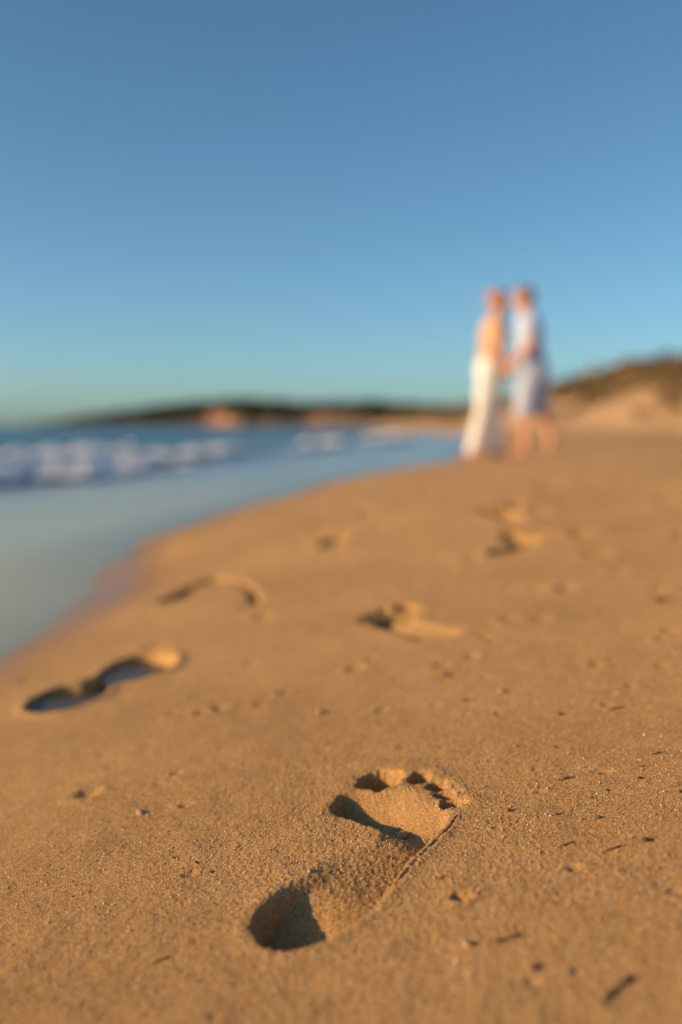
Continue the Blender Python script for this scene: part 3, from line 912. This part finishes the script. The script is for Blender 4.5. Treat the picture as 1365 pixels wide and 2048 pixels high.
def place(o, x, y, lift=0.0, rz=0.0, tilt=0.15):
    o.location = (x, y, float(sand_z(x, y)) + lift)
    o.rotation_euler = (0, -math.atan(tilt), rz)
    return o

def pebble(x, y, r, mat, label, sx=1.2, sy=0.9, sz=0.7, seed=1, name='pebble', cat='pebble', group=None, rough=.28):
    r *= 0.70
    o = link(name, lump_mesh(name, r, sx, sy, sz, rough, seed), mat)
    place(o, x, y, r * sz * 0.55, seed * 0.7)
    return tag(o, label, cat, group)

def sliver(x, y, L, r, rz, mat, label, bend=0.25, lift=0.0, seed=0, name='seaweed_scrap', cat='seaweed', group=None):
    n, r = 9, r * 0.54
    pts, rad = [], []
    for i in range(n):
        t = i / (n - 1) - 0.5
        pts.append((t * L, bend * L * (0.25 - t * t) + 0.04 * L * vnoise(np.array(i * .9 + seed), np.array(seed * 1.7), 5).item(),
                    r * 0.9 + 0.12 * L * max(0, vnoise(np.array(i * .6 + seed * 3), np.array(2.2), 8).item())))
        rad.append(r * (0.35 + 0.65 * math.sin(math.pi * min(max(i / (n - 1), 0.06), 0.94))) * (1 + .3 * math.sin(i * 2.1 + seed)))
    o = link(name, tube_mesh(name, pts, rad), mat)
    place(o, x, y, lift, rz)
    return tag(o, label, cat, group)

G_WEED = 'dry seaweed scraps scattered on the sand'
G_PEB = 'small stones scattered on the sand'
pebble(0.132, 0.762, .0027, M_SEED, 'round red brown seed casting a thin shadow just right of the sharp footprint', 1, 1, 1.0, 3, 'seed', 'seed', rough=.2)
sliver(0.0985, 0.809, .0040, .0011, .4, M_TWIG, 'tiny broken stem stuck in the rim beside the little toe hollow', .1, .0022, 2, 'twig', 'twig')
sliver(0.121, 0.816, .016, .0006, .25, M_TWIG, 'thin pale stem lying just beyond the little toe hollow', .2, 0, 5, 'twig', 'twig')
sliver(0.188, 0.807, .014, .0016, .15, M_WEED, 'dark curved weed sliver up the slope from the red seed', .3, 0, 1, group=G_WEED)
pebble(0.243, 0.788, .0025, M_STONE, 'dark stone near the right edge beyond the line of weed slivers', 1.4, .9, .7, 5, group=G_PEB)
pebble(0.213, 0.774, .0024, M_STONE, 'dark stone between the far weed sliver and the right edge', 1.5, .9, .6, 6, group=G_PEB)
pebble(0.165, 0.740, .0023, M_STONE, 'small dark stone right of the red seed', 1.1, 1, .7, 7, group=G_PEB)
pebble(0.193, 0.725, .0026, M_STONE, 'dark stone with a pale grain beside it, further right of the red seed', 1.2, 1, .8, 8, group=G_PEB)
sliver(0.162, 0.688, .013, .0012, .2, M_WEED, 'short brown weed sliver lower on the slope than the two stones', .25, 0, 7, group=G_WEED)
pebble(0.213, 0.674, .0028, M_WEED, 'dark weed knot on the right, largest of the sharp specks', 1.6, 1, .8, 9, 'seaweed_scrap', 'seaweed', G_WEED, .5)
sliver(0.190, 0.670, .020, .0010, .35, M_WEED, 'thin dark weed thread left of the weed knot', .12, 0, 9, group=G_WEED)
pebble(0.210, 0.633, .0020, M_STONE, 'lone dark crumb below the weed knot', 1, 1, .7, 10, group=G_PEB)
sliver(0.070, 0.664, .0085, .0010, .5, M_RED, 'small red weed shred beside the straight edge of the sharp footprint', .2, 0, 3, group=G_WEED)
o = sliver(0.098, 0.572, .016, .0017, .35, M_TWIG, 'brown leaf scrap with a dark end, lower middle of the near sand', .2, 0, 4, 'leaf_scrap', 'leaf')
tip = link('dark_tip', lump_mesh('dark_tip', .0017, 1.6, .9, .8, .3, 12), M_WEED, o)
tip.location = (.0080, 0.0005, .0006)
pebble(0.109, 0.538, .0030, M_RED, 'dark red stone blurred near the bottom of the beach', 1.3, 1, .8, 11, group=G_PEB)
o = sliver(0.145, 0.503, .026, .0020, .75, M_TWIG, 'tan twig with a dark lump at its upper end, nearest scrap to the lens', .2, 0, 6, 'twig', 'twig')
tip = link('dark_tip', lump_mesh('dark_tip', .0022, 1.9, .9, .8, .35, 14), M_WEED, o)
tip.location = (.0140, 0.0, .0008)
pebble(0.0760, 0.572, .0042, M_CLOD, 'crumb of sand beside a small round hole right of the heel', 1.1, 1, .6, 13, 'sand_clod', 'sand clod')
sliver(-0.114, 0.608, .014, .0011, .45, M_RED, 'red weed shred on the smooth sand left of the heel', .25, 0, 8, group=G_WEED)
pebble(-0.024, 1.110, .0058, M_TAN, 'tan stone with a long shadow beyond the big toe', 1.1, 1, .9, 15, group=G_PEB)
pebble(0.179, 1.092, .0052, M_TAN, 'tan stone with a dark shadow on the blurred sand to the right', 1.1, .9, .9, 16, group=G_PEB)
pebble(0.128, 1.195, .0055, M_STONE, 'grey brown stone below the medium distance left footprint', 1.2, .9, .8, 17, group=G_PEB)
pebble(0.136, 1.078, .0042, M_RED, 'reddish crumb left of the tan stone on the right', 1.2, .9, .6, 18, group=G_PEB)
pebble(0.220, 0.981, .0036, M_STONE, 'dark stone with a bright grain on the right half of the blurred sand', 1.1, .9, .8, 19, group=G_PEB)
sliver(0.275, 0.972, .017, .0017, .1, M_WEED, 'dark weed sliver furthest up the blurred slope', .2, 0, 10, group=G_WEED)
pebble(0.460, 1.424, .0085, M_RED, 'reddish lump of weed at the right edge of the blurred sand', 1.2, .9, .8, 20, 'seaweed_scrap', 'seaweed', G_WEED, .5)
sliver(0.274, 0.836, .012, .0014, .05, M_WEED, 'dark weed sliver by the right edge, level with the far toe shadows', .2, 0, 12, group=G_WEED)
pebble(-0.181, 0.873, .0052, M_CLOD, 'low lump of sand left of the big toe hollow', 1.3, 1, .5, 21, 'sand_clod', 'sand clod')
pebble(-0.113, 0.750, .0019, M_STONE, 'black grain on the left sand level with the ball of the footprint', 1.1, 1, .7, 22, group=G_PEB)
pebble(-0.098, 0.730, .0025, M_STONE, 'dark flat stone just below the black grain on the left', 1.4, 1, .5, 23, group=G_PEB)
pebble(0.262, 0.748, .0026, M_STONE, 'dark stone cut by the right edge of the beach in view', 1.2, 1, .7, 24, group=G_PEB)
pebble(0.252, 0.812, .0020, M_STONE, 'tiny dark stone beyond the dark stone near the right edge', 1.2, 1, .7, 25, group=G_PEB)
pebble(0.195, 0.888, .0024, M_STONE, 'dark grain on the slope up from the little toe, right one of two', 1.2, 1, .7, 26, group=G_PEB)
pebble(0.162, 0.903, .0024, M_TAN, 'tan grain on the slope up from the little toe, left one of two', 1.2, 1, .8, 27, group=G_PEB)
pebble(0.0500, 0.7840, .0066, M_CLOD, 'sand clod fallen inside the ball hollow of the sharp footprint', 1.1, .9, .9, 28, 'sand_clod', 'sand clod')
pebble(-0.023, 0.707, .0026, M_CLOD, 'crumb of sand on the arch side above the heel hollow', 1.2, 1, .8, 29, 'sand_clod', 'sand clod')
pebble(0.127, 0.529, .0024, M_STONE, 'small blurred stone between the red stone and the tan twig', 1.2, 1, .7, 30, group=G_PEB)

# ------------------------------------------------------------------ the couple
def capsule(V, F, p0, p1, r0, r1, seg=18, flat=1.0, flat_axis=None):
    """tapered rounded limb between two points, added to the lists"""
    p0, p1 = Vector(p0), Vector(p1)
    ax = (p1 - p0)
    L = ax.length
    t = ax.normalized() if L > 1e-6 else Vector((0, 0, 1))
    a = Vector(flat_axis) if flat_axis else t.orthogonal()
    a = (a - t * a.dot(t)).normalized()
    b = t.cross(a)
    rings = [(-math.pi / 2 + i * math.pi / 2 / 5, 0) for i in range(1, 6)] + [(i * math.pi / 2 / 5, 1) for i in range(0, 5)]
    base = len(V)
    V.append(p0 - t * r0)
    for ph, end in rings:
        r = r1 if end else r0
        c = (p1 if end else p0) + t * r * math.sin(ph)
        for k in range(seg):
            th = 2 * math.pi * k / seg
            V.append(c + (a * math.cos(th) * flat + b * math.sin(th)) * r * math.cos(ph))
    V.append(p1 + t * r1)
    n = len(rings)
    for k in range(seg):
        k2 = (k + 1) % seg
        F.append((base, base + 1 + k2, base + 1 + k))
        for i in range(n - 1):
            o = base + 1 + i * seg
            F.append((o + k, o + k2, o + seg + k2, o + seg + k))
        o = base + 1 + (n - 1) * seg
        F.append((o + k, o + k2, base + 1 + n * seg))

def ell(V, F, c, r, rot=0.0, seg=20):
    """ellipsoid, tilted by rot about the y axis"""
    base = len(V)
    cs, sn = math.cos(rot), math.sin(rot)
    n = 12
    def add(x, y, z):
        V.append(Vector((c[0] + x * cs + z * sn, c[1] + y, c[2] - x * sn + z * cs)))
    add(0, 0, -r[2])
    for i in range(1, n):
        ph = -math.pi / 2 + math.pi * i / n
        for k in range(seg):
            th = 2 * math.pi * k / seg
            add(r[0] * math.cos(ph) * math.cos(th), r[1] * math.cos(ph) * math.sin(th), r[2] * math.sin(ph))
    add(0, 0, r[2])
    for k in range(seg):
        k2 = (k + 1) % seg
        F.append((base, base + 1 + k2, base + 1 + k))
        for i in range(n - 2):
            o = base + 1 + i * seg
            F.append((o + k, o + k2, o + seg + k2, o + seg + k))
        o = base + 1 + (n - 2) * seg
        F.append((o + k, o + k2, base + 1 + (n - 1) * seg))

def loft(V, F, secs, seg=28, fold=0.0, seed=0):
    """closed stack of ellipses [(x, y, z, rx, ry)], optional hanging folds"""
    base = len(V)
    for i, (x, y, z, rx, ry) in enumerate(secs):
        for k in range(seg):
            th = 2 * math.pi * k / seg
            f = 1 + fold * (i / max(len(secs) - 1, 1)) * math.sin(th * 5 + seed + 0.4 * i)
            V.append(Vector((x + rx * f * math.cos(th), y + ry * f * math.sin(th), z)))
    for i in range(len(secs) - 1):
        o = base + i * seg
        for k in range(seg):
            k2 = (k + 1) % seg
            F.append((o + k, o + k2, o + seg + k2, o + seg + k))
    F.append(tuple(base + k for k in range(seg))[::-1])
    F.append(tuple(base + (len(secs) - 1) * seg + k for k in range(seg)))

def fuse(name, V, F, voxel, smooth=4):
    """one continuous skin from the overlapping shapes"""
    me = bpy.data.meshes.new(name + '_raw')
    me.from_pydata([tuple(v) for v in V], [], F)
    bm = bmesh.new(); bm.from_mesh(me)
    bmesh.ops.recalc_face_normals(bm, faces=bm.faces)
    bm.to_mesh(me); bm.free()
    o = bpy.data.objects.new(name + '_raw', me)
    COL.objects.link(o)
    r = o.modifiers.new('fuse', 'REMESH'); r.mode = 'VOXEL'; r.voxel_size = voxel; r.use_smooth_shade = True
    s = o.modifiers.new('soften', 'SMOOTH'); s.factor = 0.5; s.iterations = smooth
    dg = bpy.context.evaluated_depsgraph_get()
    out = bpy.data.meshes.new_from_object(o.evaluated_get(dg))
    out.name = name
    bpy.data.objects.remove(o); bpy.data.meshes.remove(me)
    for p in out.polygons: p.use_smooth = True
    return out

def cloth_mat(name, col, sc=60):
    m, nt, b = new_mat(name)
    n = noise(nt, sc, 3, 0.6, geo_pos(nt))
    c0 = tuple(v * 0.92 for v in col)
    nt.links.new(ramp(nt, n.outputs['Fac'], [(0.3, c0), (0.7, col)]), b.inputs['Base Color'])
    b.inputs['Roughness'].default_value = 0.85
    n2 = noise(nt, 9, 3, 0.6, geo_pos(nt))
    bm = node(nt, 'ShaderNodeBump'); bm.inputs['Distance'].default_value = 0.012; bm.inputs['Strength'].default_value = 0.4
    nt.links.new(n2.outputs['Fac'], bm.inputs['Height'])
    nt.links.new(bm.outputs[0], b.inputs['Normal'])
    return m
def skin_mat(name, col):
    m, nt, b = new_mat(name)
    n = noise(nt, 25, 3, 0.5, geo_pos(nt))
    nt.links.new(ramp(nt, n.outputs['Fac'], [(0.3, tuple(v * .9 for v in col)), (0.7, col)]), b.inputs['Base Color'])
    b.inputs['Roughness'].default_value = 0.55
    b.inputs['Subsurface Weight'].default_value = 0.1
    b.inputs['Subsurface Radius'].default_value = (0.01, 0.004, 0.002)
    return m

def head_shape(V, F, c, face):
    """skull, jaw, nose, lips, ears; face = +1 looks along +x"""
    x, y, z = c
    ell(V, F, (x - face * .008, y, z + .022), (.094, .073, .093))
    ell(V, F, (x + face * .018, y, z - .040), (.066, .056, .072))
    ell(V, F, (x + face * .055, y, z - .092), (.026, .030, .020))
    capsule(V, F, (x + face * .086, y, z + .012), (x + face * .096, y, z - .026), .009, .012, 10)
    capsule(V, F, (x + face * .078, y - .018, z - .056), (x + face * .078, y + .018, z - .056), .008, .008, 8)
    capsule(V, F, (x + face * .074, y - .016, z - .068), (x + face * .074, y + .016, z - .068), .009, .009, 8)
    for s in (-1, 1):
        ell(V, F, (x - face * .008, y + s * .075, z - .006), (.018, .010, .031))
        capsule(V, F, (x + face * .075, y + s * .012, z + .034), (x + face * .066, y + s * .046, z + .036), .010, .009, 8)
        ell(V, F, (x + face * .050, y + s * .040, z - .022), (.028, .022, .024))

def hand_shape(V, F, wrist, to, up, side):
    """palm, four curled fingers and a thumb; 'to' points down the hand, 'up' is the back of the hand"""
    w, t = Vector(wrist), Vector(to).normalized()
    n = Vector(up); n = (n - t * n.dot(t)).normalized()
    s = t.cross(n) * side
    capsule(V, F, w, w + t * .030, .024, .026, 14)
    for k in range(4):
        off = (k - 1.5) * .0195
        capsule(V, F, w + t * .02 + s * off * .8, w + t * .085 + s * off, .0135, .0125, 12)
        L = (.040, .047, .044, .034)[k]
        p1 = w + t * .088 + s * off
        p2 = p1 + (t * .85 - n * .5).normalized() * L * .60
        p3 = p2 + (t * .35 - n * .95).normalized() * L * .45
        p4 = p3 + (-t * .25 - n).normalized() * L * .35
        capsule(V, F, p1, p2, .0102, .0092, 10)
        capsule(V, F, p2, p3, .0092, .0084, 10)
        capsule(V, F, p3, p4, .0084, .0074, 10)
    b = w + t * .025 - s * .022
    m = b + (t * .7 - s * .65 - n * .35).normalized() * .045
    capsule(V, F, b, m, .0145, .0115, 10)
    capsule(V, F, m, m + (t * .9 - s * .15 - n * .5).normalized() * .034, .0108, .0085, 10)

def foot_shape(V, F, ankle, heel, ball, toe, r=.036):
    """ankle to heel and a flat wedge to five toes"""
    a, h, b, t = map(Vector, (ankle, heel, ball, toe))
    capsule(V, F, a, h, .038, .034, 14)
    capsule(V, F, a, b, .038, .026, 14, 1.0)
    capsule(V, F, h, b, .032, .030, 14)
    d = (t - b)
    sd_ = Vector((0, 1, 0))
    for k in range(5):
        o = sd_ * (k - 2) * .0175
        capsule(V, F, b + o - d * .3, t + o - d * (.02, .0, .03, .10, .2)[k], .014, (.0125, .0098, .0095, .009, .0088)[k], 8)

def hair_mesh(name, c, face, parts, voxel=.009):
    V, F = [], []
    x, y, z = c
    for (dx, dy, dz, rx, ry, rz, rot) in parts:
        ell(V, F, (x + face * dx, y + dy, z + dz), (rx, ry, rz), rot)
    me = fuse(name, V, F, voxel, 2)
    co = np.empty(len(me.vertices) * 3, np.float32); me.vertices.foreach_get('co', co); co = co.reshape(-1, 3)
    nn = np.empty(len(me.vertices) * 3, np.float32); me.vertices.foreach_get('normal', nn); nn = nn.reshape(-1, 3)
    co += nn * (0.006 * fbm(co[:, 0] * 60 + co[:, 1] * 50, co[:, 2] * 12, 7, 3))[:, None]
    me.vertices.foreach_set('co', co.ravel()); me.update()
    return me

M_SKIN = skin_mat('skin', (0.70, 0.32, 0.18))
M_EYE = plain_mat('eye', (0.62, 0.60, 0.56), (0.7, 0.68, 0.65), 50, 0.2)

def eyes(parent, c, face):
    for s in (-1, 1):
        V, F = [], []
        ell(V, F, (c[0] + face * .070, c[1] + s * .030, c[2] + .016), (.013, .013, .012))
        me = bpy.data.meshes.new('eye'); me.from_pydata([tuple(v) for v in V], [], F)
        for p in me.polygons: p.use_smooth = True
        link('eye', me, M_EYE, parent)

# left figure: facing right, mustard top, long white wide trousers; camera side is -y, its right side
def person_left(x0, y0):
    g = float(sand_z(x0 + .0, y0)) 
    zf = float(sand_z(x0 - .12, y0 - .1)) - g          # trailing foot's own ground
    zl = float(sand_z(x0 + .14, y0 + .1)) - g
    V, F = [], []
    hd = (.105, 0, 1.585)
    head_shape(V, F, hd, 1)
    capsule(V, F, (.075, 0, 1.40), (.092, 0, 1.51), .058, .052)
    ell(V, F, (.055, 0, 1.255), (.105, .155, .20)); ell(V, F, (.04, 0, 1.08), (.088, .125, .17)); ell(V, F, (.02, 0, .93), (.115, .165, .15))
    for s in (-1, 1):
        capsule(V, F, (.065, s * .06, 1.41), (.055, s * .165, 1.375), .052, .050)
    legs = {-1: ((.015, -.080, .90), (-.035, -.08, .49), (-.125, -.075, .085 + zf)), 1: ((.02, .080, .90), (.095, .045, .50), (.115, .030, .085 + zl))}
    for s, (h, k, an) in legs.items():
        capsule(V, F, h, k, .082, .054); capsule(V, F, k, an, .055, .036)
        fz = an[2] - .085
        foot_shape(V, F, an, (an[0] - .035, an[1], fz + .036), (an[0] + .105, an[1], fz + .026), (an[0] + .165, an[1], fz + .012))
    arms = {-1: ((.06, -.178, 1.375), (.085, -.215, 1.11), (.165, -.135, .905)), 1: ((.06, .178, 1.375), (.09, .21, 1.11), (.170, .135, .915))}
    for s, (sh, el, wr) in arms.items():
        capsule(V, F, sh, el, .048, .038); capsule(V, F, el, wr, .039, .026)
        d = Vector(wr) - Vector(el)
        hand_shape(V, F, wr, (.5, d.y * .6, -.85), (.2, s * 1.0, .25), s)
    o = link('person', fuse('person', V, F, .007, 4), M_SKIN)
    o.location = (x0, y0, g)
    tag(o, 'person in a tan orange top and long white wide trousers, left one of the couple', 'person', 'couple holding hands on the beach')
    eyes(o, hd, 1)
    link('hair', hair_mesh('hair', hd, 1, [(-.022, 0, .040, .092, .082, .088, 0), (-.075, 0, .0, .040, .060, .075, 0), (-.105, 0, .045, .042, .042, .042, 0)]),
         plain_mat('auburn_hair', (0.36, 0.15, 0.05), (0.56, 0.26, 0.09), 40, .6), o)
    V, F = [], []
    loft(V, F, [(.02, 0, .92, .135, .180), (.03, 0, 1.0, .128, .165), (.045, 0, 1.12, .125, .155), (.06, 0, 1.25, .145, .180), (.06, 0, 1.34, .130, .192), (.060, 0, 1.39, .105, .195), (.063, 0, 1.425, .09, .165), (.072, 0, 1.452, .070, .085)])
    for s, (sh, el, wr) in arms.items():
        capsule(V, F, (.062, s * .15, 1.375), Vector(sh).lerp(Vector(el), .55), .070, .062)
        capsule(V, F, (.06, s * .10, 1.39), sh, .070, .066)
    link('top', fuse('top', V, F, .008, 3), cloth_mat('mustard_cloth', (0.60, 0.36, 0.215)), o)
    V, F = [], []
    loft(V, F, [(.02, 0, .86, .140, .185), (.02, 0, .93, .138, .180), (.025, 0, 1.0, .122, .165), (.03, 0, 1.05, .112, .150)])
    for s, (h, k, an) in legs.items():
        pts = [Vector(h), Vector(h).lerp(Vector(k), .5), Vector(k), Vector(k).lerp(Vector(an), .5), Vector(an) + Vector((.0, 0, -.02))]
        rr = [(.125, .100), (.102, .092), (.078, .078), (.074, .076), (.080, .080)]
        loft(V, F, [(p.x, p.y, p.z, a, b) for p, (a, b) in zip(pts, rr)][::-1], 30, .05, s)
    link('trousers', fuse('trousers', V, F, .009, 3), cloth_mat('white_cloth', (0.80, 0.78, 0.74)), o)
    return o
o = person_left(1.465, 10.2)
o.rotation_euler = (0, 0.02, 0)

# right figure: facing left, one foot forward and the other heel lifted behind; loose pale shirt over knee length white shorts
def person_right(x0, y0):
    g = float(sand_z(x0 - .14, y0))
    zr = float(sand_z(x0 + .2, y0)) - g
    V, F = [], []
    hd = (-.095, 0, 1.605)
    head_shape(V, F, hd, -1)
    capsule(V, F, (-.07, 0, 1.42), (-.085, 0, 1.53), .062, .056)
    ell(V, F, (-.045, 0, 1.27), (.115, .175, .21)); ell(V, F, (-.03, 0, 1.09), (.102, .145, .17)); ell(V, F, (-.015, 0, .93), (.118, .165, .15))
    for s in (-1, 1):
        capsule(V, F, (-.06, s * .06, 1.43), (-.05, s * .185, 1.39), .056, .056)
    legs = {-1: ((-.02, -.085, .90), (-.105, -.095, .50), (-.115, -.10, .088)), 1: ((-.005, .085, .90), (.065, .10, .49), (.205, .11, .20 + zr))}
    for s, (h, k, an) in legs.items():
        capsule(V, F, h, k, .086, .054); capsule(V, F, k, an, .054, .034)
    foot_shape(V, F, legs[-1][2], (-.078, -.10, .036), (-.225, -.10, .026), (-.285, -.10, .012))
    an = legs[1][2]
    foot_shape(V, F, an, (an[0] + .055, an[1], an[2] - .02), (an[0] - .045, an[1], .035 + zr), (an[0] - .105, an[1], .014 + zr))
    arms = {-1: ((-.05, -.20, 1.39), (-.07, -.235, 1.12), (-.235, -.165, .965)), 1: ((-.05, .20, 1.39), (-.075, .23, 1.12), (-.235, .165, .97))}
    for s, (sh, el, wr) in arms.items():
        capsule(V, F, sh, el, .052, .042); capsule(V, F, el, wr, .043, .028)
        hand_shape(V, F, wr, (-.55, -s * .12, -.8), (-.3, s * .8, .55), -s)
    o = link('person', fuse('person', V, F, .007, 4), M_SKIN)
    o.location = (x0, y0, g)
    tag(o, 'barefoot person in a loose pale shirt and knee length shorts, right of the couple', 'person', 'couple holding hands on the beach')
    eyes(o, hd, -1)
    link('hair', hair_mesh('hair', hd, -1, [(-.020, 0, .042, .094, .084, .090, 0), (-.062, 0, -.01, .050, .074, .085, 0), (.035, 0, .088, .055, .062, .030, 0)]),
         plain_mat('brown_hair', (0.18, 0.085, 0.03), (0.34, 0.17, 0.06), 40, .6), o)
    V, F = [], []
    loft(V, F, [(.01, 0, .78, .165, .205), (.0, 0, .88, .155, .195), (-.02, 0, 1.0, .140, .180), (-.035, 0, 1.13, .132, .172), (-.045, 0, 1.27, .142, .192), (-.048, 0, 1.36, .128, .208), (-.050, 0, 1.405, .112, .215), (-.054, 0, 1.44, .095, .175), (-.066, 0, 1.472, .075, .09)][::1], 30, .0)
    for s, (sh, el, wr) in arms.items():
        capsule(V, F, (-.05, s * .17, 1.39), Vector(sh).lerp(Vector(el), .62), .076, .072)
        capsule(V, F, (-.05, s * .10, 1.405), sh, .078, .074)
    link('shirt', fuse('shirt', V, F, .009, 3), cloth_mat('pale_blue_cloth', (0.42, 0.48, 0.65)), o)
    V, F = [], []
    loft(V, F, [(-.01, 0, .84, .145, .19), (-.015, 0, .93, .14, .185), (-.02, 0, 1.0, .125, .165)])
    for s, (h, k, an) in legs.items():
        e_ = Vector(k).lerp(Vector(an), .18)
        pts = [Vector(h), Vector(h).lerp(Vector(k), .5), Vector(k), e_]
        rr = [(.135, .108), (.125, .108), (.118, .108), (.122, .112)]
        loft(V, F, [(p.x, p.y, p.z, a, b) for p, (a, b) in zip(pts, rr)][::-1], 30, .05, s)
    link('shorts', fuse('shorts', V, F, .009, 3), cloth_mat('pale_grey_cloth', (0.44, 0.48, 0.60)), o)
    return o
o = person_right(1.930, 9.9)
o.rotation_euler = (0, -0.035, 0)
o.scale = (.965, .965, .965)
